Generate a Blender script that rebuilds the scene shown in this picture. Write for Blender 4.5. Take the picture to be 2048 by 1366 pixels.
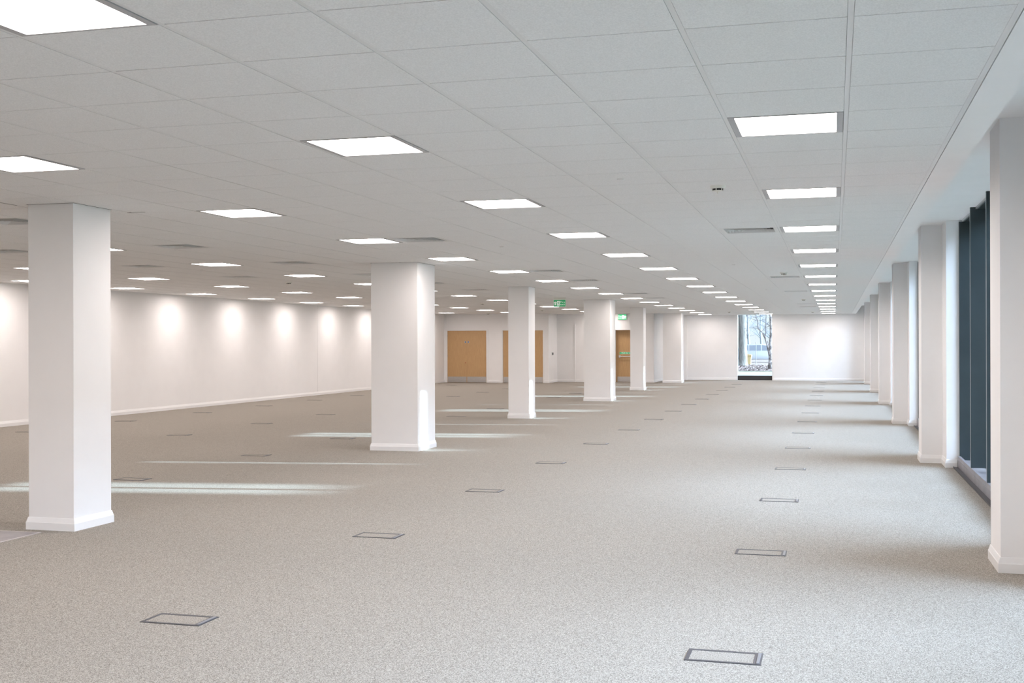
import bpy, bmesh, math, random
from mathutils import Vector, Matrix, Euler
random.seed(7)
C = bpy.context.scene.collection
for o in list(bpy.data.objects): bpy.data.objects.remove(o)

# ------------------------------------------------------------------ camera, world, sun, exposure
cam_d = bpy.data.cameras.new('camera'); cam = bpy.data.objects.new('camera', cam_d); C.objects.link(cam)
cam_d.sensor_width = 36.0; cam_d.lens = 36.0*2329.19/2048.0; cam_d.shift_y = 4.29/2048.0
cam_d.clip_start = 0.05; cam_d.clip_end = 800
cam.matrix_world = (Matrix.Translation((0, 0, 1.5586)) @ Matrix.Rotation(0.270625, 4, 'Z')
                    @ Matrix.Rotation(math.pi/2, 4, 'X') @ Matrix.Rotation(-0.0026246, 4, 'Z'))
bpy.context.scene.camera = cam
vs = bpy.context.scene.view_settings
vs.view_transform = 'Standard'; vs.look = 'None'; vs.gamma = 1; vs.use_curve_mapping = False
vs.exposure = 0.94

SKY_LOW = (0.62, 0.78, 1.0); SKY_HIGH = (0.57, 0.75, 1.0)
SKY_STRENGTH = 14.0
LED = (1.0, 0.885, 0.845); LED_STRENGTH = 14.2
w = bpy.data.worlds.new('sky'); bpy.context.scene.world = w; w.use_nodes = True
nt = w.node_tree; nt.nodes.clear()
tc = nt.nodes.new('ShaderNodeTexCoord'); sp = nt.nodes.new('ShaderNodeSeparateXYZ')
cr = nt.nodes.new('ShaderNodeValToRGB'); bg = nt.nodes.new('ShaderNodeBackground'); wo = nt.nodes.new('ShaderNodeOutputWorld')
nt.links.new(tc.outputs['Generated'], sp.inputs[0]); nt.links.new(sp.outputs['Z'], cr.inputs[0])
nt.links.new(cr.outputs[0], bg.inputs[0]); nt.links.new(bg.outputs[0], wo.inputs[0])
bg.inputs[1].default_value = SKY_STRENGTH
# the hazy sky is brightest on the side of the low sun
mr = nt.nodes.new('ShaderNodeMapRange'); mr.inputs['From Min'].default_value = 0.02; mr.inputs['From Max'].default_value = 0.7
mr.inputs['To Min'].default_value = 0.072*SKY_STRENGTH; mr.inputs['To Max'].default_value = SKY_STRENGTH
nt.links.new(sp.outputs['X'], mr.inputs['Value']); nt.links.new(mr.outputs[0], bg.inputs[1])
el = cr.color_ramp.elements
el[0].position = 0.0; el[0].color = (0.45, 0.51, 0.545, 1)
el[1].position = 1.0; el[1].color = (0.22, 0.265, 0.33, 1)
e = el.new(0.5); e.color = (*SKY_HIGH, 1)
e = el.new(0.07); e.color = (0.47, 0.53, 0.56, 1)
e = el.new(0.2); e.color = (*SKY_LOW, 1)

sun_d = bpy.data.lights.new('sun', 'SUN'); sun = bpy.data.objects.new('sun', sun_d); C.objects.link(sun)
sun_d.energy = 10.0; sun_d.color = (0.62, 0.85, 1.0); sun_d.angle = math.radians(0.6)
SUN_DY, SUN_DZ = 0.16, 0.28
sun.rotation_euler = Vector((-1, -SUN_DY, -SUN_DZ)).to_track_quat('-Z', 'Y').to_euler()
sun.location = (30, 10, 12)

# ------------------------------------------------------------------ helpers
def tag(o, label=None, cat=None, group=None, kind=None):
    if label: o['label'] = label
    if cat: o['category'] = cat
    if group: o['group'] = group
    if kind: o['kind'] = kind
    return o
def empty(name, loc=(0, 0, 0), rz=0, parent=None):
    o = bpy.data.objects.new(name, None); C.objects.link(o)
    o.location = loc; o.rotation_euler = (0, 0, rz); o.empty_display_size = 0.1
    if parent: o.parent = parent
    return o
def obj(name, bm, mats, parent=None, smooth=False, loc=None):
    me = bpy.data.meshes.new(name); bmesh.ops.recalc_face_normals(bm, faces=bm.faces); bm.to_mesh(me); bm.free()
    if not isinstance(mats, (list, tuple)): mats = [mats]
    for m in mats: me.materials.append(m)
    if smooth:
        for p in me.polygons: p.use_smooth = True
    o = bpy.data.objects.new(name, me); C.objects.link(o)
    if parent: o.parent = parent
    if loc: o.location = loc
    return o
def box(bm, x0, x1, y0, y1, z0, z1, mi=0, skip=''):
    v = [bm.verts.new(p) for p in ((x0,y0,z0),(x1,y0,z0),(x1,y1,z0),(x0,y1,z0),(x0,y0,z1),(x1,y0,z1),(x1,y1,z1),(x0,y1,z1))]
    fs = {'b':(3,2,1,0),'t':(4,5,6,7),'f':(0,1,5,4),'k':(2,3,7,6),'l':(3,0,4,7),'r':(1,2,6,5)}
    for k, f in fs.items():
        if k in skip: continue
        bm.faces.new([v[i] for i in f]).material_index = mi
    return bm
def B(*a, **k): return box(bmesh.new(), *a, **k)
def bev(bm, w=0.003, seg=1):
    bmesh.ops.bevel(bm, geom=list(bm.edges), offset=w, segments=seg, affect='EDGES', profile=0.5); return bm
def cyl(bm, p, r0, r1, h, n=24, axis='Z', mi=0):
    """frustum from p along +axis"""
    ax = {'X':Vector((1,0,0)),'Y':Vector((0,1,0)),'Z':Vector((0,0,1))}[axis]
    q = Vector((0,0,1)).rotation_difference(ax)
    p = Vector(p); a=[]; b=[]
    for i in range(n):
        t = 2*math.pi*i/n; d = Vector((math.cos(t), math.sin(t), 0))
        a.append(bm.verts.new(p + q@(d*r0))); b.append(bm.verts.new(p + q@(d*r1 + Vector((0,0,h)))))
    for i in range(n):
        bm.faces.new((a[i], a[(i+1)%n], b[(i+1)%n], b[i])).material_index = mi
    bm.faces.new(a[::-1]).material_index = mi; bm.faces.new(b).material_index = mi
    return bm
def tube(bm, pts, rad, n=8, jit=0.0):
    """tube along points with a radius each"""
    rings = []; pts = [Vector(p) for p in pts]
    for i, p in enumerate(pts):
        d = (pts[min(i+1, len(pts)-1)] - pts[max(i-1, 0)]).normalized()
        q = Vector((0,0,1)).rotation_difference(d)
        rings.append([bm.verts.new(p + q@Vector((math.cos(2*math.pi*k/n), math.sin(2*math.pi*k/n), 0))*rad[i]*(1+random.uniform(-jit, jit))) for k in range(n)])
    for a, b in zip(rings, rings[1:]):
        for k in range(n): bm.faces.new((a[k], a[(k+1)%n], b[(k+1)%n], b[k]))
    bm.faces.new(rings[0][::-1]); bm.faces.new(rings[-1])
    return bm
def extr(bm, prof, x0, x1, axis='Y', mi=0):
    """closed 2-D profile extruded; axis Y: profile is (x,z); axis X: profile is (y,z)"""
    f = (lambda p, t: (p[0], t, p[1])) if axis == 'Y' else (lambda p, t: (t, p[0], p[1]))
    a = [bm.verts.new(f(p, x0)) for p in prof]; b = [bm.verts.new(f(p, x1)) for p in prof]
    n = len(prof)
    for i in range(n): bm.faces.new((a[i], a[(i+1)%n], b[(i+1)%n], b[i])).material_index = mi
    bm.faces.new(a[::-1]).material_index = mi; bm.faces.new(b).material_index = mi
    return bm
SK_H, SK_L, SK_T = 0.105, 0.062, 0.018
def skirt_loop(bm, path, closed=False):
    """moulded skirting swept along a plan path; the room lies on the left of the path"""
    prof = [(0.0, 0.0), (SK_T, 0.0), (SK_T, SK_L), (SK_T-0.003, SK_L+0.006), (0.006, SK_H-0.004), (0.004, SK_H), (0.0, SK_H)]
    P = [Vector((p[0], p[1])) for p in path]; n = len(P); rings = []
    for i in range(n):
        if closed: a, b = P[(i-1)%n], P[(i+1)%n]; d0 = (P[i]-a).normalized(); d1 = (b-P[i]).normalized()
        else:
            d0 = (P[i]-P[i-1]).normalized() if i > 0 else (P[1]-P[0]).normalized()
            d1 = (P[i+1]-P[i]).normalized() if i < n-1 else d0
        n0 = Vector((-d0.y, d0.x)); n1 = Vector((-d1.y, d1.x)); m = (n0+n1); m = m/ (1+n0.dot(n1))
        rings.append([bm.verts.new((P[i].x+m.x*t, P[i].y+m.y*t, z)) for t, z in prof])
    rng = range(n) if closed else range(n-1)
    for i in rng:
        a, b = rings[i], rings[(i+1)%n]
        for k in range(len(prof)): bm.faces.new((a[k], a[(k+1)%len(prof)], b[(k+1)%len(prof)], b[k]))
    if not closed: bm.faces.new(rings[0]); bm.faces.new(rings[-1][::-1])
    return bm

# ------------------------------------------------------------------ materials
def mat(name, col, rough=0.6, metal=0.0, spec=0.5, emis=None, es=0.0):
    m = bpy.data.materials.new(name); m.use_nodes = True; p = m.node_tree.nodes['Principled BSDF']
    p.inputs['Base Color'].default_value = (*col, 1); p.inputs['Roughness'].default_value = rough
    p.inputs['Metallic'].default_value = metal; p.inputs['Specular IOR Level'].default_value = spec
    if emis: p.inputs['Emission Color'].default_value = (*emis, 1); p.inputs['Emission Strength'].default_value = es
    return m
def noisy(m, c0, c1, scale, detail=2, stretch=(1,1,1), bump=0.0, p0=0.35, p1=0.65, rough=0.5, dist=0.002):
    nt = m.node_tree; N = nt.nodes; L = nt.links; p = N['Principled BSDF']
    t = N.new('ShaderNodeTexCoord'); mp = N.new('ShaderNodeMapping'); mp.inputs['Scale'].default_value = stretch
    nz = N.new('ShaderNodeTexNoise'); nz.inputs['Scale'].default_value = scale; nz.inputs['Detail'].default_value = detail
    nz.inputs['Roughness'].default_value = rough
    r = N.new('ShaderNodeValToRGB'); r.color_ramp.elements[0].position = p0; r.color_ramp.elements[1].position = p1
    r.color_ramp.elements[0].color = (*c0, 1); r.color_ramp.elements[1].color = (*c1, 1)
    mp.inputs['Location'].default_value = (0.31, 0.17, 0.37); L.new(t.outputs['Object'], mp.inputs[0]); L.new(mp.outputs[0], nz.inputs['Vector']); L.new(nz.outputs[0], r.inputs[0])
    L.new(r.outputs[0], p.inputs['Base Color'])
    if bump:
        b = N.new('ShaderNodeBump'); b.inputs['Strength'].default_value = bump; b.inputs['Distance'].default_value = dist
        L.new(nz.outputs[0], b.inputs['Height']); L.new(b.outputs[0], p.inputs['Normal'])
    return m
M = {}
M['paint'] = noisy(mat('wall_paint', (0.86, 0.855, 0.85), 0.75, spec=0.25), (0.885, 0.88, 0.875), (0.90, 0.895, 0.89), 3, 3)
M['gloss'] = mat('skirting_gloss', (0.88, 0.88, 0.875), 0.3)
M['tile'] = noisy(mat('ceiling_tile', (0.8, 0.8, 0.79), 0.9, spec=0.15), (0.76, 0.76, 0.755), (0.86, 0.86, 0.855), 170, 2, bump=0.15)
M['grid'] = mat('grid_metal', (0.73, 0.73, 0.725), 0.36, spec=0.5)
M['gapshade'] = mat('painted_gap_shade', (0.10, 0.09, 0.08), 0.9)  # dark colour stands in for the shade inside ceiling gaps
M['carpet'] = noisy(mat('carpet', (0.4, 0.38, 0.36), 0.98, spec=0.05), (0.125, 0.114, 0.099), (0.52, 0.482, 0.428), 172, 3, bump=0.3, p0=0.36, p1=0.64, rough=0.75, dist=0.004)
M['oak'] = noisy(mat('oak_veneer', (0.5, 0.33, 0.17), 0.45), (0.50, 0.305, 0.14), (0.60, 0.385, 0.185), 14, 5, stretch=(6, 6, 0.25), rough=0.65)
M['steel'] = noisy(mat('brushed_steel', (0.6, 0.6, 0.6), 0.35, 1.0), (0.50, 0.49, 0.48), (0.62, 0.61, 0.60), 60, 3, stretch=(0.2, 0.2, 8))
M['alu'] = mat('satin_aluminium', (0.62, 0.63, 0.65), 0.38, 0.85)
M['sill'] = noisy(mat('sill_panel', (0.30, 0.29, 0.31), 0.42, 0.35), (0.27, 0.26, 0.28), (0.34, 0.33, 0.35), 5, 3)
M['slate'] = noisy(mat('slate_grey_frame', (0.055, 0.078, 0.085), 0.35), (0.036, 0.050, 0.055), (0.042, 0.058, 0.063), 4, 2)
M['darkframe'] = mat('charcoal_panel', (0.035, 0.035, 0.037), 0.4)
M['boxgrey'] = mat('floor_box_grey', (0.055, 0.055, 0.063), 0.5)
M['boxlight'] = mat('floor_box_handle', (0.20, 0.205, 0.22), 0.45, 0.2)
M['plate'] = noisy(mat('floor_plate', (0.3, 0.28, 0.28), 0.5, 0.2), (0.28, 0.26, 0.265), (0.33, 0.31, 0.31), 8, 3)
M['platetrim'] = mat('floor_plate_trim', (0.62, 0.58, 0.56), 0.4, 0.4)
M['led'] = mat('lit_diffuser', (0.9, 0.9, 0.9), 0.5, emis=LED, es=LED_STRENGTH)
M['lampframe'] = mat('lamp_frame', (0.40, 0.40, 0.41), 0.4)
M['vent'] = mat('vent_white', (0.72, 0.72, 0.71), 0.45)
M['ventdark'] = mat('vent_duct', (0.05, 0.05, 0.05), 0.9)
M['plastic'] = mat('white_plastic', (0.80, 0.80, 0.74), 0.4)
M['black'] = mat('black_plastic', (0.02, 0.02, 0.02), 0.5)
M['green'] = mat('sign_green', (0.02, 0.38, 0.14), 0.4, emis=(0.03, 0.45, 0.16), es=0.12)
M['greenlit'] = mat('sign_green_lit', (0.05, 0.45, 0.18), 0.4, emis=(0.06, 0.62, 0.26), es=0.45)
M['signwhite'] = mat('sign_white', (0.85, 0.92, 0.87), 0.4, emis=(0.85, 1.0, 0.9), es=0.12)
M['signwhitelit'] = mat('sign_white_lit', (0.9, 0.95, 0.9), 0.4, emis=(0.85, 1.0, 0.9), es=0.7)
M['blue'] = mat('sign_blue', (0.02, 0.05, 0.22), 0.4)
M['brass'] = mat('keyhole_copper', (0.45, 0.18, 0.10), 0.35, 0.8)
M['switch'] = mat('control_grey', (0.16, 0.16, 0.16), 0.5)
# glass: clear pane with a faint mirror
g = bpy.data.materials.new('window_glass'); g.use_nodes = True; gn = g.node_tree; gn.nodes.clear()
go = gn.nodes.new('ShaderNodeOutputMaterial'); gm = gn.nodes.new('ShaderNodeMixShader'); gt = gn.nodes.new('ShaderNodeBsdfTransparent')
gg = gn.nodes.new('ShaderNodeBsdfGlossy'); gg.inputs['Roughness'].default_value = 0.02; gf = gn.nodes.new('ShaderNodeFresnel'); gf.inputs[0].default_value = 1.3
gt.inputs[0].default_value = (0.98, 0.99, 0.99, 1)
gn.links.new(gf.outputs[0], gm.inputs[0]); gn.links.new(gt.outputs[0], gm.inputs[1]); gn.links.new(gg.outputs[0], gm.inputs[2]); gn.links.new(gm.outputs[0], go.inputs[0])
M['glass'] = g

# ------------------------------------------------------------------ the plan (metres; camera stands at x=0, y=0)
ZC = 2.7446                      # tile ceiling
ZP = 3.075                       # raised ceiling along the window wall
GX0, GW, GY0, GD = 0.057882, 0.615248, 4.411815, 0.6
XL, YB = -15.25, -7.0            # left wall, wall behind the camera
YD, YF, YR = 44.7, 49.7, 46.15   # wall with double doors, far wall, recessed wall
XS = -6.95                       # return wall between recess and far wall
XD = -10.9
XE, XP = 0.6205, 0.826           # edge of tile grid, edge of bulkhead
MOD = 7.495; RY = [8.48 + MOD*k for k in range(-2, 6)]
bar = lambda i: GX0 - GW*i
seam = lambda j: GY0 + GD*j

# structure: floor
bm = bmesh.new()
box(bm, XL-0.3, 1.62, YB-0.3, YF+0.45, -0.25, 0.0)
tag(obj('floor', bm, M['carpet']), kind='structure')

# structure: ceiling with tile pattern
light_cells = []
for i in (0, 4, 8):
    light_cells += [(i, 3+5*k) for k in range(-3, 15 if i < 8 else 14)]
light_cells += [(i, 3+5*k) for i in (14, 19, 23) for k in range(-3, 13)]
light_cells += [(8, 73), (14, 68)]
light_cells = [c for c in light_cells if seam(c[1]) > YB]
vent_cells = ([(1, j) for j in (13, 28, 38, 53, 58)] + [(7, j) for j in (13, 23, 28, 38, 43)] +
              [(12, j) for j in (8, 13, 18, 23, 28, 33)] + [(16, j) for j in (13, 18, 23)])
holes = set(light_cells) | set(vent_cells)
bm = bmesh.new()
def yend(xc): return YD if xc < XD else (YR if xc < XS else YF)
GAP, TB, REC = 0.007, 0.0125, 0.009
for i in range(-1, 25):
    x1 = bar(i) - TB; x0 = bar(i+1) + TB
    if i == -1: x1 = XE
    if i == 24: x0 = XL
    yE = yend((x0+x1)/2)
    j = -19
    while seam(j) < yE:
        if (i, j) not in holes:
            y0, y1 = seam(j)+GAP/2, min(seam(j+1)-GAP/2, yE)
            if y1 - y0 > 0.01: box(bm, x0, x1, y0, y1, ZC, ZC+0.02, 0, skip='t')
        j += 1
# grid plane behind the tiles, cut into strips so that lamp and vent openings stay open
for i in range(-1, 25):
    x1 = bar(i) if i > -1 else XE; x0 = bar(i+1) if i < 24 else XL   # bars are flush with a hairline groove each side
    yE = yend((x0+x1)/2)
    for (a, b) in ((x1-TB+0.0015, x1), (x0, x0+TB-0.0015)):
        box(bm, a, b, YB, yE, ZC+0.0015, ZC+REC+0.03, 1)
    js = sorted(j for (ii, j) in holes if ii == i); y = YB
    for j in js:
        if seam(j) > YB: box(bm, x0, x1, y, seam(j), ZC+REC+0.003, ZC+REC+0.03, 1); y = seam(j+1)
    box(bm, x0, x1, y, yE, ZC+REC+0.003, ZC+REC+0.03, 1)
# perimeter angle, plaster bulkhead and raised strip at the windows
box(bm, XE, XE+0.026, YB, YF, ZC-0.002, ZC+0.05, 1)
box(bm, XE+0.026, XE+0.032, YB, YF, ZC+0.012, ZC+0.05, 3)  # dark-coloured groove, its shadow line painted in
box(bm, XE+0.032, XP, YB, YF, ZC, ZP+0.03, 2)
box(bm, XP, 1.545, YB, YF, ZP, ZP+0.1, 2)
# slab above everything
box(bm, XL-0.3, 2.2, YB-0.3, YF+0.3, 3.35, 3.6, 2)
# flush dark strips painting in the shade of gaps where columns pass the ceiling
def gap_shade_ring(x0, x1, y0, y1):
    g = 0.012; z = ZC-0.0006
    box(bm, x0-g, x1+g, y0-g, y0, z, z+0.004, 3); box(bm, x0-g, x1+g, y1, y1+g, z, z+0.004, 3)
    box(bm, x0-g, x0, y0-g, y1+g, z, z+0.004, 3); box(bm, x1, x1+g, y0-g, y1+g, z, z+0.004, 3)
COLS = []
for k in range(6):
    y0 = 8.40 + 7.505*k
    COLS.append((-6.575, -6.135, y0, y0+0.52) if k % 2 == 0 else (-6.555, -5.835, y0, y0+0.76))
for c in COLS[:5]: gap_shade_ring(*c)
box(bm, -6.702, -6.69, 6.5, 8.41, ZC-0.0006, ZC+0.004, 3)  # more painted gap shade beside the nearest column
box(bm, -6.13, -5.95, 9.16, 9.175, ZC-0.0006, ZC+0.004, 3)
tag(obj('ceiling', bm, [M['tile'], M['grid'], M['paint'], M['gapshade']]), kind='structure')

# structure: walls
T = 0.25
tag(obj('wall_left', B(XL-T, XL, YB-T, YD+T, 0, 3.35), M['paint']), kind='structure')
bm = B(XL-0.0005, XL+0.0012, 32.72, 32.732, SK_H, ZC); tag(obj('trim_1', bm, M['vent']), kind='structure')
tag(obj('wall_back', B(XL, 2.0, YB-T, YB, 0, 3.35), M['paint']), kind='structure')
# door wall with two openings
D1 = (-15.13, -13.46); D2 = (-12.79, -11.12); DH = 2.095
bm = bmesh.new()
box(bm, XL, D1[0], YD, YD+T, 0, 3.35); box(bm, D1[1], D2[0], YD, YD+T, 0, 3.35); box(bm, D2[1], XD, YD, YD+T, 0, 3.35)
box(bm, D1[0], D1[1], YD, YD+T, DH, 3.35); box(bm, D2[0], D2[1], YD, YD+T, DH, 3.35)
box(bm, XL, XD-T, YD+T, YD+T+0.1, 0, 3.35)
tag(obj('wall_doors', bm, M['paint']), kind='structure')
F3 = (-8.52, -7.56)
bm = bmesh.new()
box(bm, XD-T, XD, YD+T, YR, 0, 3.35)
tag(obj('wall_return_left', bm, M['paint']), kind='structure')
bm = bmesh.new()
box(bm, XD-T, F3[0], YR, YR+0.45, 0, 3.35); box(bm, F3[1], XS, YR, YR+0.45, 0, 3.35); box(bm, F3[0], F3[1], YR, YR+0.45, DH, 3.35)
box(bm, F3[0], F3[1], YR+0.35, YR+0.45, 0, DH)
tag(obj('wall_recess', bm, M['paint']), kind='structure')
tag(obj('wall_return_right', B(XS-T, XS, YR+0.45, YF, 0, 3.35), M['paint']), kind='structure')
W0 = (-3.985, -2.505)
bm = bmesh.new()
box(bm, XS-T, W0[0], YF, YF+0.35, 0, 3.35); box(bm, W0[1], 1.62, YF, YF+0.35, 0, 3.35)
box(bm, W0[0], W0[1], YF, YF+0.35, ZC+0.005, 3.35)
box(bm, 1.15, 1.9, 49.25, YF, 0, ZP)
tag(obj('wall_far', bm, M['paint']), kind='structure')
tag(obj('trim_2', B(-6.19, -6.06, YF-0.12, YF, 0, ZC), M['paint']), kind='structure')
tag(obj('trim_3', B(-10.17, -10.13, YR-0.035, YR, 0.0, 2.33), M['gloss']), kind='structure')

# structure: skirtings
def base(name, *paths):
    bm = bmesh.new()
    for p in paths: skirt_loop(bm, p)
    return tag(obj(name, bm, M['gloss']), kind='structure')
base('baseboard_left', [(XL, YD), (XL, YB)][::1])
base('baseboard_doors', [(D2[0]-0.06, YD), (D1[1]+0.06, YD)], [(XD, YR), (XD, YD), (D2[1]+0.06, YD)])
base('baseboard_recess', [(F3[0]-0.0, YR), (XD+0.0, YR)], [(XS, YF), (XS, YR), (F3[1], YR)])
base('baseboard_far', [(W0[0], YF), (-6.06, YF)], [(1.15, 49.25), (1.15, YF), (W0[1], YF)], [(1.46, 49.25), (1.15, 49.25)])

# ------------------------------------------------------------------ columns
ORD = ['nearest', 'second', 'third', 'fourth', 'fifth', 'sixth', 'seventh', 'eighth', 'ninth', 'tenth', 'eleventh', 'twelfth', 'thirteenth', 'fourteenth', 'fifteenth', 'sixteenth']
clab = ['white square column nearest the camera, standing beside the metal floor plate',
        'broad white column with a sunlit streak low on its right face, second of the centre row',
        'slim white column standing in front of the second pair of oak doors',
        'broad white column standing between the hanging green sign and the fire door',
        'slim white column just right of the fire door with the push bar',
        'farthest white column of the centre row, beside the far wall']
for k, (x0, x1, y0, y1) in enumerate(COLS):
    cx, cy = (x0+x1)/2, (y0+y1)/2
    r = empty('column', (cx, cy, 0)); tag(r, clab[k], 'column')
    sh = obj('shaft', B(x0-cx, x1-cx, y0-cy, y1-cy, 0, ZC+0.02), M['paint'], r)
    bm = bmesh.new(); a, b, c, d = x0-cx, x1-cx, y0-cy, y1-cy
    skirt_loop(bm, [(a, c), (a, d), (b, d), (b, c)], closed=True); obj('skirting', bm, M['gloss'], r)
XW = 1.465
rlab = {2: 'white window-side column nearest the camera, cut off by the right edge of the photo',
        3: 'second white column from the camera along the window wall',
        4: 'third white column from the camera along the window wall',
        5: 'fourth white column from the camera along the window wall',
        6: 'fifth white column from the camera along the window wall',
        7: 'farthest white column of the window wall, close to the far corner'}
for k, y in enumerate(RY):
    r = empty('window_column', (1.2, y+0.26, 0)); X, Y = 1.2, y+0.26
    tag(r, rlab.get(k, 'white window-side column behind the camera position'), 'column', None if k > 1 else 'window-side columns behind the camera')
    bm = bmesh.new()
    obj('shaft', B(1.077-X, 1.34-X, y-Y, y+0.52-Y, 0, ZP+0.03), M['paint'], r)
    obj('pier', B(1.335-X, 1.95-X, y-0.55-Y, y+1.20-Y, 0, ZP+0.2), M['paint'], r)
    p = [(1.60, y+1.20), (1.335, y+1.20), (1.335, y+0.52), (1.077, y+0.52), (1.077, y), (1.335, y), (1.335, y-0.55), (1.46, y-0.55)]
    p = [(a-X, b-Y) for a, b in p][::-1]
    skirt_loop(bm, p); obj('skirting', bm, M['gloss'], r)

# ------------------------------------------------------------------ window wall
nb = 0
for k in range(len(RY)):
    y0 = RY[k] + 1.20; y1 = RY[k+1]-0.55 if k+1 < len(RY) else 49.25
    nb += 1; r = empty('window_%d' % (nb+1), (XW, (y0+y1)/2, 0)); tag(r, kind='structure')
    X, Y = XW, (y0+y1)/2; n = 4 if y1-y0 > 4 else 2; st = (y1-y0)/n
    bm = bmesh.new()                       # dark head, outer sill and jambs
    box(bm, 0.07, 0.60, y0-Y, y1-Y, 3.055, 3.25)
    obj('head_panel', bm, M['slate'], r)
    obj('head_trim', B(0.055, 0.075, y0-Y, y1-Y, 3.052, ZP), M['alu'], r)
    bm = bmesh.new()
    box(bm, 0.0, 0.03, y0-Y, y1-Y, 0.0, 0.150); box(bm, -0.004, 0.0, y0-Y, y1-Y, 0.095, 0.1)
    obj('sill_panel', bm, M['sill'], r)
    bm = bmesh.new(); box(bm, -0.05, 0.0, y0-Y, y1-Y, 0.0, 0.012); box(bm, -0.055, -0.045, y0-Y, y1-Y, 0.0, 0.018)
    obj('floor_trim', bm, M['boxgrey'], r)
    obj('outer_sill', B(0.03, 0.55, y0-Y, y1-Y, 0.02, 0.10), M['sill'], r)
    for q in range(0, n+1):
        yy = y0 + st*q - Y; hw = 0.025
        if q in (0, n): continue
        m = obj('mullion', B(0.0, 0.30, yy-hw, yy+hw, 0.15, 3.075), M['slate'], r)
        obj('mullion_trim', B(-0.003, 0.0005, yy-hw*0.55, yy+hw*0.25, 0.15, 3.06), M['alu'], m)
    for q in range(n):
        a, b = y0+st*q-Y + (0.025 if q else 0), y0+st*(q+1)-Y - (0.025 if q < n-1 else 0)
        obj('pane', B(0.20, 0.212, a, b, 0.10, 3.055), M['glass'], r)
        if q == 0: obj('jamb', B(0.02, 0.3, a-0.0, a+0.03, 0.1, 3.055), M['slate'], r)
        if q == n-1: obj('jamb', B(0.02, 0.3, b-0.03, b, 0.1, 3.055), M['slate'], r)

# far window
r = empty('window_1', ((W0[0]+W0[1])/2, YF+0.2, 0)); tag(r, kind='structure'); X = (W0[0]+W0[1])/2; Y = YF+0.2; hwid = (W0[1]-W0[0])/2
obj('pane', B(-hwid+0.02, hwid-0.02, 0.05, 0.062, 0.19, ZC), M['glass'], r)
obj('sill_panel', B(-hwid+0.015, hwid-0.015, -0.1, 0.12, 0.0, 0.185), M['darkframe'], r)
obj('jamb', B(-hwid, -hwid+0.03, -0.18, 0.15, 0.0, ZC), M['gloss'], r); obj('jamb', B(hwid-0.03, hwid, -0.18, 0.15, 0, ZC), M['gloss'], r)

# ------------------------------------------------------------------ lamps
lr = empty('ceiling_light', (0, 0, ZC)); hx, hy = GW/2, GD/2
bm = bmesh.new()
fx, fy = hx-TB-0.001, hy-0.004; ix, iy = fx-0.034, fy-0.018
for (a, b, c, d) in ((-fx, fx, -fy, -iy), (-fx, fx, iy, fy), (-fx, -ix, -iy, iy), (ix, fx, -iy, iy)):
    box(bm, a, b, c, d, -0.002, 0.03)
obj('lamp_frame', bm, M['lampframe'], lr)
bm = bmesh.new(); v = [bm.verts.new(p) for p in ((-ix,-iy,0.010),(-ix,iy,0.010),(ix,iy,0.010),(ix,-iy,0.010))]; bm.faces.new(v)
me = bpy.data.meshes.new('diffuser'); bm.to_mesh(me); bm.free(); me.materials.append(M['led'])
dd = bpy.data.objects.new('diffuser', me); C.objects.link(dd); dd.parent = lr
obj('housing', B(-fx, fx, -fy, fy, 0.031, 0.05), M['lampframe'], lr)
def children(o): return [c for c in bpy.data.objects if c.parent == o]
def copy_tree(o, parent=None, ch=None):
    c = o.copy(); C.objects.link(c)
    if parent: c.parent = parent
    for q in CH.get(o, []): copy_tree(q, c)
    return c
CH = {}
def cache(root):
    CH[root] = children(root)
    for q in CH[root]: cache(q)
cache(lr)
ROWN = {0: 'in the row nearest the windows', 4: 'in the second row from the windows', 8: 'in the third row from the windows',
        14: 'in the fourth row from the windows', 19: 'in the fifth row from the windows', 23: 'in the row along the left wall'}
SEEN_LIGHT = {0: [3+5*k for k in range(15)], 4: [-2+5*k for k in range(16)], 8: [3+5*k for k in range(15)],
              14: [13, 18, 23, 28, 38, 43, 53, 58, 63], 19: [18, 23, 28, 33, 38, 48, 53, 58, 63], 23: [23, 28, 33, 38, 43, 48, 63]}
SEEN_BOX = {1: list(range(15)), 2: list(range(14)), 3: [2, 3, 4, 6, 7, 9, 10], 4: [4, 5, 6, 9, 10, 11], 5: [4, 5, 6, 7, 8, 9, 12]}
VENTN = {1: 'between the two light rows nearest the windows', 7: 'between the second and third light rows',
         12: 'between the third and fourth light rows', 16: 'between the fourth and fifth light rows'}
def nth(k): return 'nearest the camera' if k == 0 else ORD[k] + ' from the camera'
VIS = {'light': {(i, j): nth(k) for i, l in SEEN_LIGHT.items() for k, j in enumerate(l)},
       'box': {(i, j): nth(k) for i, l in SEEN_BOX.items() for k, j in enumerate(l)}, 'vent': {}}
for i in VENTN:
    for k, c in enumerate([c for c in vent_cells if c[0] == i]): VIS['vent'][c] = 'square louvred ceiling vent, ' + nth(k) + ' ' + VENTN[i]
first = True
for (i, j) in light_cells:
    o = lr if first else copy_tree(lr); first = False
    o.location = (bar(i)-GW/2, seam(j)+GD/2, ZC)
    if (i, j) in VIS['light']:
        tag(o, 'lit square ceiling panel, ' + VIS['light'][(i, j)] + ' ' + ROWN[i], 'ceiling light')
        o['group'] = 'lit ceiling panels ' + ROWN[i]
    else:
        tag(o, 'lit square ceiling panel hidden from the camera ' + ROWN[i], 'ceiling light', 'hidden ceiling panels ' + ROWN[i])

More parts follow.
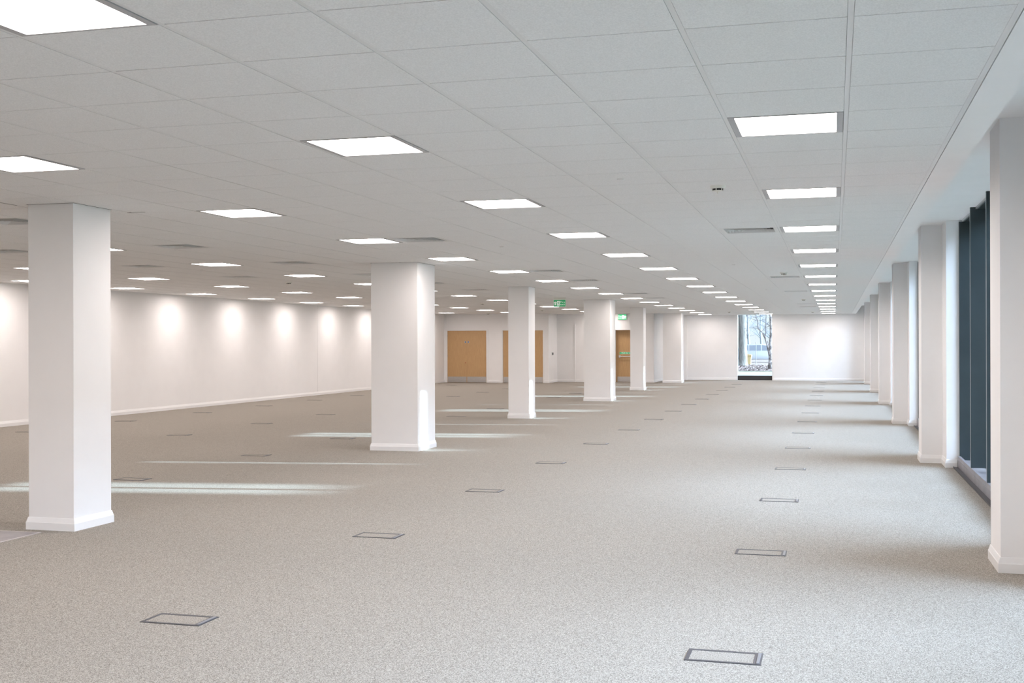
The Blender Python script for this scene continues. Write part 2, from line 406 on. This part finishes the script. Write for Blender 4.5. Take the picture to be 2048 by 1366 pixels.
# ------------------------------------------------------------------ air vents (four-way louvre diffusers)
vr = empty('air_vent', (0, 0, ZC)); cache_v = None
bm = bmesh.new(); fx, fy = hx-TB-0.001, hy-0.004; o_, i_ = 1.0, 0.86
ax, ay = fx, fy; bx_, by_ = fx*0.86, fy*0.86
for (a, b, c, d) in ((-ax, ax, -ay, -by_), (-ax, ax, by_, ay), (-ax, -bx_, -by_, by_), (bx_, ax, -by_, by_)):
    box(bm, a, b, c, d, 0.0, 0.012)
obj('vent_frame', bm, M['vent'], vr)
bm = bmesh.new()
def ring(bm, s0, z0, s1, z1, t=0.0015):
    co = [(-1,-1),(1,-1),(1,1),(-1,1)]
    a = [bm.verts.new((c*fx*s0, d*fy*s0, z0)) for c, d in co]; b = [bm.verts.new((c*fx*s1, d*fy*s1, z1)) for c, d in co]
    a2 = [bm.verts.new((c*fx*s0, d*fy*s0, z0+t)) for c, d in co]; b2 = [bm.verts.new((c*fx*s1, d*fy*s1, z1+t)) for c, d in co]
    for q in range(4):
        w_ = (q+1) % 4
        bm.faces.new((a[q], a[w_], b[w_], b[q])); bm.faces.new((a2[q], a2[w_], b2[w_], b2[q]))
        bm.faces.new((a[q], a[w_], a2[w_], a2[q])); bm.faces.new((b[q], b[w_], b2[w_], b2[q]))
for q in range(7):
    s = 0.86 - q*0.115
    ring(bm, s, 0.0, s-0.055, 0.030)
obj('louvre', bm, M['vent'], vr)
obj('duct', B(-fx, fx, -fy, fy, 0.036, 0.045), M['ventdark'], vr)
cache(vr)
first = True
for c in vent_cells:
    o = vr if first else copy_tree(vr); first = False
    o.location = (bar(c[0])-GW/2, seam(c[1])+GD/2, ZC)
    tag(o, VIS['vent'].get(c, 'white louvred ceiling vent hidden from the camera'), 'vent', 'louvred ceiling vents')

# ------------------------------------------------------------------ smoke detectors and sprinklers
sr = empty('smoke_detector', (0, 0, ZC))
bm = bmesh.new(); cyl(bm, (0,0,-0.022), 0.054, 0.060, 0.022, 32); obj('detector_base', bm, M['plastic'], sr)
bm = bmesh.new(); cyl(bm, (0,0,-0.036), 0.040, 0.041, 0.015, 32); obj('chamber', bm, M['black'], sr)
bm = bmesh.new(); cyl(bm, (0,0,-0.042), 0.026, 0.040, 0.007, 32)
for q in range(6):
    t = q*math.pi/3; x, y = 0.041*math.cos(t), 0.041*math.sin(t); box(bm, x-0.003, x+0.003, y-0.003, y+0.003, -0.037, -0.02)
cyl(bm, (0,0,-0.058), 0.004, 0.006, 0.018, 10); obj('cap', bm, M['plastic'], sr)
cache(sr)
dets = [(-0.85, 8.88, 'white smoke detector nearest the camera, close to the window row of lights'),
        (-0.83, 20.1, 'small smoke detector, second from the camera in line with the window row of lights'),
        (-0.82, 32.59, 'small smoke detector, third from the camera beside the window row of lights'),
        (-0.82, 45.6, 'farthest small smoke detector just right of the far window'),
        (-3.86, 44.65, 'small smoke detector just left of the far window'),
        (-10.06, 20.3, 'dark-looking smoke detector left of the broad second column'),
        (-10.01, 32.82, 'small smoke detector above the space between the two pairs of oak doors'),
        (-13.06, 43.6, 'small smoke detector close to the wall above the left pair of oak doors'),
        (-9.98, 39.95, 'small smoke detector just right of the slim third column')]
first = True
for x, y, l in dets:
    o = sr if first else copy_tree(sr); first = False
    o.location = (x, y, ZC); o.rotation_euler = (0, 0, random.random()); tag(o, l, 'smoke detector', 'smoke detectors')
pr_ = bmesh.new(); cyl(pr_, (0,0,-0.006), 0.022, 0.026, 0.006, 20)
spk = obj('sensor_disc', pr_, M['vent'])
first = True
for x, y, l in [(-1.49, 8.3, 'flat white ceiling disc nearest the camera'), (-1.48, 17.9, 'flat white ceiling disc left of the window row of lights'),
                (-3.93, 13.7, 'flat white ceiling disc above the middle aisle'), (-1.46, 26.33, 'tiny ceiling disc far along the window side'),
                (-9.70, 16.51, 'pale ceiling disc below the light between the two nearest columns')]:
    o = spk if first else spk.copy()
    if not first: C.objects.link(o)
    first = False; o.location = (x, y, ZC); tag(o, l, 'ceiling sensor', 'flat ceiling discs')

# ------------------------------------------------------------------ floor boxes
fr = empty('floor_box', (0, 0, 0)); a, b, f_ = 0.185, 0.110, 0.020
bm = bmesh.new()
for (x0, x1, y0, y1) in ((-a, a, -b, -b+f_), (-a, a, b-f_*1.3, b), (-a, -a+f_, -b+f_, b-f_*1.3), (a-f_*1.9, a, -b+f_, b-f_*1.3)):
    box(bm, x0, x1, y0, y1, -0.01, 0.004)
obj('frame', bm, M['boxgrey'], fr)
bm = B(a-0.024, a-0.008, -b+0.012, b-0.014, 0.003, 0.007); bev(bm, 0.001); obj('handle', bm, M['boxlight'], fr)
obj('lid', B(-a+f_, a-f_*1.9, -b+f_, b-f_*1.3, -0.01, 0.0025), M['carpet'], fr)
cache(fr)
FB = []
for rn, x in ((1, -0.535), (2, -3.58), (3, -7.84), (4, -10.88), (5, -13.94)):
    for k in range(15):
        y = 5.85 + 2.985*k
        if x < -6 and y > 43.8: continue
        if x < -3.6 and y > 46: continue
        FB.append((rn, k, x, y))
FRN = {1: 'in the row nearest the windows', 2: 'in the second row from the windows', 3: 'in the row just left of the columns',
       4: 'in the fourth row from the windows', 5: 'in the row nearest the left wall'}
first = True
for rn, k, x, y in FB:
    if (rn, k) not in VIS['box']: continue
    o = fr if first else copy_tree(fr); first = False
    o.location = (x, y, 0); tag(o, 'flush grey-framed floor box, ' + VIS['box'][(rn, k)] + ' ' + FRN[rn], 'floor box', 'floor boxes ' + FRN[rn])
# metal access plate by the first column
r = empty('floor_plate', (-6.66, 7.93, 0)); tag(r, 'grey metal access plate in the carpet at the foot of the nearest column', 'floor plate')
obj('plate', B(-0.30, 0.30, -0.32, 0.32, -0.005, 0.003), M['plate'], r)
bm = bmesh.new()
for q in ((-0.312, 0.312, -0.332, -0.32), (-0.312, 0.312, 0.32, 0.332), (-0.312, -0.30, -0.32, 0.32), (0.30, 0.312, -0.32, 0.32)): box(bm, *q, -0.005, 0.005)
obj('edging', bm, M['platetrim'], r)

# ------------------------------------------------------------------ doors
def architrave(root, w, h, t=0.065, y=-0.018):
    bm = bmesh.new()
    box(bm, -w-t, -w, y, 0.0, 0, h+t); box(bm, w, w+t, y, 0.0, 0, h+t); box(bm, -w, w, y, 0.0, h, h+t)
    box(bm, -w-0.001, -w+0.012, 0.0, 0.12, 0, h); box(bm, w-0.012, w+0.001, 0, 0.12, 0, h); box(bm, -w, w, 0, 0.12, h-0.012, h+0.001)
    return obj('door_frame', bm, M['gloss'], root)
def double_door(name, x0, x1, signs=True):
    cx = (x0+x1)/2; w = (x1-x0)/2; r = empty(name, (cx, YD, 0)); tag(r, kind='structure')
    architrave(r, w, DH)
    for s in (-1, 1):
        a_, b_ = (-w+0.015, -0.002) if s < 0 else (0.002, w-0.015)
        lf = obj('door_leaf', B(a_, b_, 0.02, 0.064, 0.008, DH-0.015), M['oak'], r)
        obj('kick_plate', B(a_+0.012, b_-0.012, 0.0175, 0.02, 0.012, 0.235), M['steel'], lf)
        for z in (0.25, 1.03, 1.83):
            hx_ = a_ if s < 0 else b_
            bm = bmesh.new(); cyl(bm, (hx_, 0.012, z), 0.009, 0.009, 0.1, 10); obj('hinge', bm, M['steel'], lf)
        if signs:
            bm = bmesh.new(); cyl(bm, (s*0.062, 0.0165, 1.628), 0.036, 0.036, 0.0034, 24, 'Y'); sg = obj('fire_door_sign', bm, M['signwhite'], lf)
            bm = bmesh.new(); cyl(bm, (s*0.062, 0.0150, 1.628), 0.029, 0.029, 0.0016, 24, 'Y'); obj('sign_disc', bm, M['blue'], sg)
            if s < 0:
                bm = bmesh.new(); cyl(bm, (-0.06, 0.014, 0.79), 0.022, 0.022, 0.006, 20, 'Y'); obj('keyhole', bm, M['brass'], lf)
    obj('centre_bead', B(-0.012, 0.012, 0.014, 0.02, 0.01, DH-0.015), M['oak'], r)
    return r
double_door('door_1', *D1); double_door('door_2', *D2, signs=False)

def text_mesh(txt, size, align='LEFT'):
    cu = bpy.data.curves.new('lettering', 'FONT'); cu.body = txt; cu.size = size; cu.extrude = 0.0006; cu.align_x = align; cu.space_line = 0.85
    o = bpy.data.objects.new('tmp', cu); C.objects.link(o); bpy.context.view_layer.update()
    me = bpy.data.meshes.new_from_object(o.evaluated_get(bpy.context.evaluated_depsgraph_get())); bpy.data.objects.remove(o)
    return me
def lettering(txt, size, m, parent, loc, align='LEFT', name='lettering'):
    me = text_mesh(txt, size, align); me.materials.clear(); me.materials.append(m)
    o = bpy.data.objects.new(name, me); C.objects.link(o); o.parent = parent; o.location = loc; o.rotation_euler = (math.pi/2, 0, 0); return o
def poly(name, pts, y0, y1, m, parent):
    bm = bmesh.new(); a = [bm.verts.new((p[0], y0, p[1])) for p in pts]; b = [bm.verts.new((p[0], y1, p[1])) for p in pts]; n = len(pts)
    bm.faces.new(a); bm.faces.new(b[::-1])
    for i in range(n): bm.faces.new((a[i], b[i], b[(i+1)%n], a[(i+1)%n]))
    return obj(name, bm, m, parent)
def arrow_up(cx, cz, s, y, m, parent):
    return poly('arrow', [(cx-0.30*s, cz-1.0*s), (cx+0.30*s, cz-1.0*s), (cx+0.30*s, cz+0.15*s), (cx+0.85*s, cz+0.15*s), (cx, cz+1.0*s), (cx-0.85*s, cz+0.15*s), (cx-0.30*s, cz+0.15*s)], y-0.001, y, m, parent)
def runner(cx, cz, s, y, m, parent, flip=1):
    bm = bmesh.new()
    def limb(x0, z0, x1, z1, w_):
        d = Vector((x1-x0, z1-z0)).normalized(); n = Vector((-d.y, d.x))*w_/2
        P = [(x0+n.x, z0+n.y), (x0-n.x, z0-n.y), (x1-n.x, z1-n.y), (x1+n.x, z1+n.y)]
        a = [bm.verts.new((cx+flip*p[0]*s, y-0.0012, cz+p[1]*s)) for p in P]; b = [bm.verts.new((cx+flip*p[0]*s, y, cz+p[1]*s)) for p in P]
        bm.faces.new(a); bm.faces.new(b[::-1])
        for i in range(4): bm.faces.new((a[i], b[i], b[(i+1)%4], a[(i+1)%4]))
    cyl(bm, (cx-flip*0.05*s, y-0.0012, cz+0.72*s), 0.14*s, 0.14*s, 0.0012, 14, 'Y')
    limb(-0.05, 0.52, 0.08, -0.08, 0.24); limb(0.0, 0.45, -0.42, 0.18, 0.12); limb(-0.02, 0.45, 0.40, 0.30, 0.12)
    limb(0.08, -0.05, -0.22, -0.35, 0.15); limb(-0.22, -0.35, -0.15, -0.8, 0.13); limb(0.08, -0.05, 0.38, -0.42, 0.15); limb(0.38, -0.42, 0.62, -0.45, 0.12)
    return obj('running_figure', bm, m, parent)

# fire door
r = empty('door_3', ((F3[0]+F3[1])/2, YR+0.27, 0)); tag(r, kind='structure'); w_ = (F3[1]-F3[0])/2
bm = bmesh.new(); box(bm, -w_, -w_+0.04, -0.03, 0.08, 0, DH); box(bm, w_-0.04, w_, -0.03, 0.08, 0, DH); box(bm, -w_, w_, -0.03, 0.08, DH-0.03, DH)
obj('door_frame', bm, M['oak'], r)
lf = obj('door_leaf', B(-w_+0.04, w_-0.04, 0.0, 0.045, 0.008, DH-0.03), M['oak'], r)
obj('kick_plate', B(-w_+0.055, w_-0.055, -0.003, 0.0, 0.012, 0.22), M['steel'], lf)
bm = bmesh.new(); tube(bm, [(-w_+0.18, -0.085, 1.03), (w_-0.14, -0.085, 1.03)], [0.019, 0.019], 14); box(bm, -w_+0.13, -w_+0.19, -0.1, 0.0, 0.985, 1.075); box(bm, w_-0.19, w_-0.13, -0.1, 0.0, 0.985, 1.075)
obj('push_bar', bm, M['alu'], lf)
sg = obj('push_bar_sign', B(-0.335, 0.36, -0.0035, 0.0, 1.135, 1.205), M['green'], lf)
bm = bmesh.new()
for q in ((-0.340, 0.365, 1.205, 1.210), (-0.340, 0.365, 1.130, 1.135)): box(bm, q[0], q[1], -0.004, 0.0, q[2], q[3])
obj('sign_border', bm, M['signwhite'], lf)
lettering('Push bar to open', 0.078, M['signwhite'], lf, (0.02, -0.0042, 1.148), 'CENTER')

# hanging fire exit sign
SX, SY, SZ = -6.85, 29.3, 2.512
r = empty('exit_sign', (SX, SY, SZ)); r.scale = (1.09, 1, 0.94); tag(r, 'green hanging fire exit sign with white up arrow and running figure', 'exit sign')
W_, H_ = 0.285, 0.182
bm = B(-W_/2, W_/2, 0, 0.012, 0, H_); obj('sign_panel', bm, M['green'], r)
bm = bmesh.new()
for q in ((-W_/2-0.003, W_/2+0.003, -0.003, 0.0), (-W_/2-0.003, W_/2+0.003, H_, H_+0.003), (-W_/2-0.003, -W_/2, 0, H_), (W_/2, W_/2+0.003, 0, H_)): box(bm, q[0], q[1], -0.001, 0.013, q[2], q[3])
obj('sign_border', bm, M['signwhite'], r)
obj('housing', bev(B(-W_/2-0.002, W_/2+0.002, -0.008, 0.02, H_+0.004, (ZC-SZ)/0.94+0.004), 0.003), M['plastic'], r)
arrow_up(-0.105, 0.092, 0.052, -0.0005, M['signwhite'], r)
obj('pictogram_panel', B(-0.066, 0.006, -0.0015, 0.0, 0.028, 0.155), M['signwhite'], r)
runner(-0.032, 0.092, 0.052, -0.0016, M['green'], r)
lettering('Fire\nexit', 0.074, M['signwhite'], r, (0.016, -0.0006, 0.100))

# lit sign over the fire door
r = empty('exit_sign', (-8.21, YR-0.0, 2.51)); tag(r, 'small lit green fire exit sign on the wall above the fire door', 'exit sign')
W_, H_ = 0.33, 0.205
obj('housing', bev(B(-W_/2-0.01, W_/2+0.01, -0.045, 0.0, -0.01, H_+0.01), 0.005), M['plastic'], r)
obj('sign_panel', B(-W_/2, W_/2, -0.05, -0.045, 0, H_), M['greenlit'], r)
lettering('Fire\nexit', 0.082, M['signwhitelit'], r, (-0.155, -0.0508, 0.110))
obj('pictogram_panel', B(-0.008, 0.082, -0.0515, -0.05, 0.03, 0.175), M['signwhitelit'], r)
runner(0.037, 0.102, 0.06, -0.0516, M['greenlit'], r, -1)
arrow_up(0.122, 0.102, 0.056, -0.05, M['signwhitelit'], r)

# wall control
r = empty('wall_control', (XD, 45.32, 1.15)); tag(r, 'small dark wall control on the short return wall right of the oak doors', 'switch')
obj('backplate', bev(B(0.0, 0.012, -0.12, 0.12, -0.06, 0.06), 0.003), M['vent'], r); obj('dial', bev(B(0.012, 0.03, -0.09, 0.09, -0.045, 0.045), 0.003), M['switch'], r)

# ------------------------------------------------------------------ outside
GZ = -0.03
M['path'] = noisy(mat('pale_paving', (0.6, 0.58, 0.55), 0.8), (0.17, 0.17, 0.165), (0.25, 0.25, 0.24), 1.5, 3)
M['grass'] = noisy(mat('winter_grass', (0.3, 0.36, 0.2), 0.95, spec=0.1), (0.08, 0.115, 0.06), (0.23, 0.25, 0.19), 1.3, 5, rough=0.7)
M['litter'] = noisy(mat('woodland_floor', (0.3, 0.24, 0.2), 0.95, spec=0.1), (0.075, 0.055, 0.05), (0.23, 0.19, 0.165), 2.2, 6, rough=0.75)
M['leaf'] = noisy(mat('dead_leaf', (0.3, 0.2, 0.12), 0.8), (0.065, 0.05, 0.045), (0.24, 0.175, 0.155), 4, 3)
M['bark'] = noisy(mat('oak_bark', (0.2, 0.19, 0.17), 0.95, spec=0.1), (0.085, 0.08, 0.07), (0.18, 0.17, 0.152), 9, 6, stretch=(1, 1, 0.22), bump=0.8, rough=0.7, dist=0.05)
M['birch'] = noisy(mat('birch_bark', (0.35, 0.32, 0.3), 0.9, spec=0.1), (0.09, 0.075, 0.07), (0.36, 0.32, 0.295), 7, 5, stretch=(1, 1, 0.8), bump=0.5, p0=0.42, p1=0.58, rough=0.7, dist=0.03)
M['twig'] = mat('bare_twigs', (0.13, 0.12, 0.12), 0.9)
M['hazetint'] = mat('hazy_twigs', (0.18, 0.20, 0.22), 0.95)  # distance haze painted in as a pale bluish tint; the post shares it
M['hill'] = noisy(mat('hazy_wood', (0.5, 0.56, 0.62), 0.95, spec=0.05), (0.20, 0.22, 0.24), (0.27, 0.29, 0.31), 0.35, 5, rough=0.7)  # mist on the rise is put into its pale colour
M['carwhite'] = mat('white_car_paint', (0.27, 0.275, 0.28), 0.35)
M['carglass'] = mat('car_glass', (0.15, 0.165, 0.185), 0.35)
M['tyre'] = mat('tyre', (0.02, 0.02, 0.02), 0.8)
M['yellow'] = mat('yellow_plastic', (0.28, 0.20, 0.085), 0.6)
M['blocker'] = mat('blocker_pale', (0.78, 0.78, 0.76), 0.85)  # plain colour of the added sun-blocking block

tag(obj('ground', B(-90, 90, -60, 260, -0.6, GZ-0.02), M['grass']), kind='structure')
tag(obj('path', B(-60, 14, 55.5, 65.5, GZ-0.03, GZ), M['path']), kind='structure')
tag(obj('woodland_floor', B(-60, 30, 67.5, 130, GZ-0.03, GZ+0.01), M['litter']), kind='structure')
# leaf litter
bm = bmesh.new()
for q in range(5200):
    y = random.uniform(67.3, 84); x = -3.2*y/49.7 + random.uniform(-3.2, 3.2); s = random.uniform(0.03, 0.09); t = random.random()*6.28
    z = GZ + 0.012; dz = random.uniform(0.005, 0.07)
    c_, s_ = math.cos(t)*s, math.sin(t)*s
    v = [bm.verts.new(p) for p in ((x-c_, y-s_, z), (x+s_*0.6, y-c_*0.6, z+dz*0.5), (x+c_, y+s_, z+dz), (x-s_*0.6, y+c_*0.6, z+dz*0.4))]
    bm.faces.new(v)
tag(obj('leaf_litter', bm, M['leaf']), 'brown fallen leaves scattered under the trees outside the far window', 'leaves', kind='stuff')

def branch(bm, p, d, L, r, depth, n=5, wob=0.25, up=0.1):
    pts = [Vector(p)]; rad = [r]; d = Vector(d).normalized(); st = 4
    for i in range(st):
        d = (d + Vector((random.uniform(-wob, wob), random.uniform(-wob, wob)*0.6, random.uniform(-wob, wob)+up))).normalized()
        pts.append(pts[-1] + d*L/st); rad.append(r*(1-0.6*(i+1)/st))
    tube(bm, pts, rad, n)
    if depth > 0:
        for i in range(1, st+1):
            for _ in range(2 if depth > 1 else 1):
                dd_ = (d*0.6 + Vector((random.uniform(-1, 1), random.uniform(-1, 1)*0.5, random.uniform(-0.5, 0.7)))).normalized()
                branch(bm, pts[i], dd_, L*random.uniform(0.4, 0.65), rad[i]*0.55, depth-1, 4, wob, up)
def at(px, py, Y):
    """ray of a photo pixel met at depth plane y=Y (used once, to survey where the trees stand)"""
    f, th, h, rho = 2329.19, 0.270625, 687.292, -0.0026246
    u, v = px-1024, py-683; u, v = u+rho*v, v-rho*u; t = u/f; c, s = math.cos(th), math.sin(th)
    X_ = Y*(t*c-s)/(c+t*s); d = -X_*s+Y*c
    return X_, 1.5586+(h-683-v)*d/f
# big oak
Yo = 81.0; xo = at(1484.5, 700, Yo)[0]
r = empty('oak_tree', (xo, Yo, GZ)); tag(r, 'thick grey oak trunk outside on the left of the far window', 'tree')
bm = bmesh.new(); zz = [0, 0.12, 0.4, 0.9, 1.5, 2.2, 3.0, 3.8, 5.0, 7.0]; rr = [0.46, 0.38, 0.33, 0.305, 0.29, 0.285, 0.30, 0.31, 0.29, 0.24]
tube(bm, [(0.03*math.sin(z*1.1), 0, z) for z in zz], rr, 20, 0.05); obj('trunk', bm, M['bark'], r, True)
bm = bmesh.new()
branch(bm, (0, 0, 3.2), (0.9, -0.2, 0.55), 2.6, 0.07, 2); branch(bm, (0, 0, 3.9), (-0.8, 0.1, 0.8), 3.0, 0.09, 2); branch(bm, (0, 0, 5.2), (0.7, 0, 0.9), 3.5, 0.09, 2)
branch(bm, (0, 0, 6.5), (0.1, 0, 1), 3.5, 0.14, 2)
obj('branches', bm, M['twig'], r)
# speckled tree on the right with a leaning limb
Yb = 72.5
def P(px, py): x, z = at(px, py, Yb); return Vector((x-xb, 0, z-GZ))
xb = at(1541, 735, Yb)[0]
r = empty('birch_tree', (xb, Yb, GZ)); tag(r, 'speckled birch trunk with a forked leaning limb on the right of the far window', 'tree')
bm = bmesh.new()
tube(bm, [P(1541, 738.5), P(1541.5, 725), P(1542, 705), P(1541.5, 690), P(1543, 665), P(1542, 640), P(1540, 610), P(1541, 560)], [0.17, 0.14, 0.125, 0.12, 0.10, 0.09, 0.09, 0.07], 12, 0.08)
tube(bm, [P(1541.5, 715), P(1538, 700), P(1535, 688), P(1531, 676), P(1524.5, 664), P(1517, 657.5)], [0.115, 0.10, 0.085, 0.065, 0.05, 0.04], 10, 0.08)
obj('trunk', bm, M['birch'], r, True)
bm = bmesh.new()
tube(bm, [P(1517, 657.5), P(1515.5, 650), P(1516, 643), P(1513.5, 636), P(1511, 628), P(1510, 600)], [0.045, 0.04, 0.036, 0.03, 0.025, 0.02], 7)
tube(bm, [P(1531, 676), P(1531.5, 660), P(1532, 640), P(1532.5, 620)], [0.035, 0.028, 0.024, 0.02], 6)
for (a_, d_, L_) in ((P(1516, 643), (-1, 0, 0.55), 0.9), (P(1513.5, 636), (-1, 0, 0.2), 0.8), (P(1517, 657.5), (-1, 0, 0.25), 0.9), (P(1516, 645), (1, 0, -0.35), 0.7),
                     (P(1511, 630), (-0.8, 0, 0.3), 0.8), (P(1531.5, 655), (0.7, 0, 0.4), 0.5), (P(1532, 640), (-0.8, 0, 0.2), 0.6), (P(1524, 664), (0.3, 0, 1), 0.9), (P(1513, 635), (0.9, 0, 0.2), 0.6)):
    branch(bm, a_, d_, L_, 0.016, 1, 4, 0.3, 0.0)
obj('branches', bm, M['twig'], r)
# thin post
x, z = at(1512, 730, 84); r = empty('metal_post', (x, 84, GZ)); tag(r, 'thin pale metal post standing between the two trees outside', 'post')
bm = bmesh.new(); cyl(bm, (0, 0, 0), 0.022, 0.022, 1.62, 10); obj('pole', bm, M['hazetint'], r); bm = bmesh.new(); cyl(bm, (0, 0, 1.62), 0.03, 0.015, 0.03, 10); obj('cap', bm, M['hazetint'], r)
# grit bin
x, z = at(1492.0, 728, 88); r = empty('grit_bin', (x, 88, GZ)); tag(r, 'yellow plastic grit bin behind the oak trunk outside', 'bin')
bm = bmesh.new(); pr = [(-0.34, 0.0), (0.34, 0.0), (0.40, 0.62), (-0.40, 0.62)]; extr(bm, pr, -0.28, 0.28); obj('tub', bm, M['yellow'], r)
bm = bmesh.new(); extr(bm, [(-0.43, 0.62), (0.43, 0.62), (0.40, 0.72), (0.0, 0.80), (-0.40, 0.72)], -0.32, 0.32); obj('lid', bm, M['yellow'], r)
# white car seen from the side
Yc = 97.0; x = at(1519, 700, Yc)[0]; r = empty('car', (x, Yc, GZ)); tag(r, 'white parked car beyond the trees outside the far window', 'car')
bm = bmesh.new()
extr(bm, [(-2.1, 0.25), (2.1, 0.25), (2.15, 0.6), (2.0, 0.88), (1.25, 0.95), (0.75, 1.42), (0.2, 1.50), (-0.9, 1.48), (-1.65, 1.02), (-2.12, 0.92)], -0.85, 0.85); bev(bm, 0.05, 2)
obj('body', bm, M['carwhite'], r, True)
for pf in ([(0.25, 0.98), (1.08, 0.98), (0.70, 1.36), (0.25, 1.43)], [(-0.75, 0.98), (0.17, 0.98), (0.17, 1.43), (-0.75, 1.41)], [(-1.45, 1.04), (-0.83, 0.98), (-0.83, 1.40), (-0.95, 1.39)]):
    bm = bmesh.new(); extr(bm, pf, -0.858, 0.858); obj('window', bm, M['carglass'], r)
for wx in (-1.35, 1.35):
    for wy in (-0.88, 0.70):
        bm = bmesh.new(); cyl(bm, (wx, wy, 0.31), 0.31, 0.31, 0.18, 24, 'Y'); wh = obj('wheel', bm, M['tyre'], r)
        bm = bmesh.new(); cyl(bm, (wx, wy-0.01, 0.31), 0.19, 0.19, 0.2, 16, 'Y'); obj('hub', bm, M['alu'], wh)
# hazy bare trees beyond
for q, (px, Y_) in enumerate(((1497, 125), (1522, 132), (1548, 118))):
    x = at(px, 700, Y_)[0]; r = empty('bare_tree', (x, Y_, GZ))
    tag(r, 'hazy bare tree far beyond the car outside, ' + ('leftmost', 'middle', 'rightmost')[q] + ' of the three', 'tree', 'hazy bare trees beyond the car')
    bm = bmesh.new(); tube(bm, [(0, 0, 0), (0.05, 0, 1.5), (-0.05, 0, 3.0), (0, 0, 5)], [0.16, 0.13, 0.11, 0.08], 8); obj('trunk', bm, M['hazetint'], r)
    bm = bmesh.new()
    for _ in range(9): branch(bm, (0, 0, random.uniform(1.6, 4.8)), (random.uniform(-1, 1), random.uniform(-.5, .5), random.uniform(0.2, 0.9)), random.uniform(1.6, 2.8), 0.05, 2, 4)
    obj('branches', bm, M['hazetint'], r)
# low misty wooded rise
bm = bmesh.new(); n = 60
prev = None
for i in range(n+1):
    x = -60 + 100*i/n; h_ = 1.5 + 0.25*math.sin(i*0.35) + 0.06*math.sin(i*1.7)
    cur = [bm.verts.new(p) for p in ((x, 168, GZ-0.1), (x, 172, h_*0.8), (x, 180, h_), (x, 200, h_*0.6), (x, 210, GZ-0.1))]
    if prev:
        for a_, b_, c_, d_ in zip(prev, prev[1:], cur[1:], cur): bm.faces.new((a_, b_, c_, d_))
    prev = cur
tag(obj('wooded_rise', bm, M['hill'], None, True), 'low misty wooded rise on the horizon outside', 'hill')

# unseen block added outside: its stepped top lets the low sun through in slots
r = empty('sun_blocker', (24.0, 20, GZ)); tag(r, 'unseen pale block added outside the window wall to shade the low sun', 'sun blocker')
bx0, D_ = 22.0, 22.0-1.5; H1 = 1.95 + SUN_DZ*D_; H2 = 3.05 + SUN_DZ*D_ + 0.25
obj('wall', B(bx0-24, bx0-24+5, -50, 50, 0, H1), M['blocker'], r)  # added mass that stops sun reaching the lower part of the windows
for k in range(-1, 7):
    yb = 8.48 + MOD*k; sh = SUN_DY*D_
    # lit slots in window coordinates: just past the pier, mid-bay, and a sliver before the next pier
    slots = ((1.45, 3.68), (4.55, 6.78)) if k > 0 else ((0.0, 3.68), (4.55, 6.78)) if k == 0 else ((-0.72, 7.0),)
    for (s0, s1) in slots:
        obj('slot_blocker', B(bx0-24, bx0-24+0.3, yb+s0+sh-20, yb+s1+sh-20, H1, H2), M['blocker'], r)  # added upright that blocks the sun between the slots
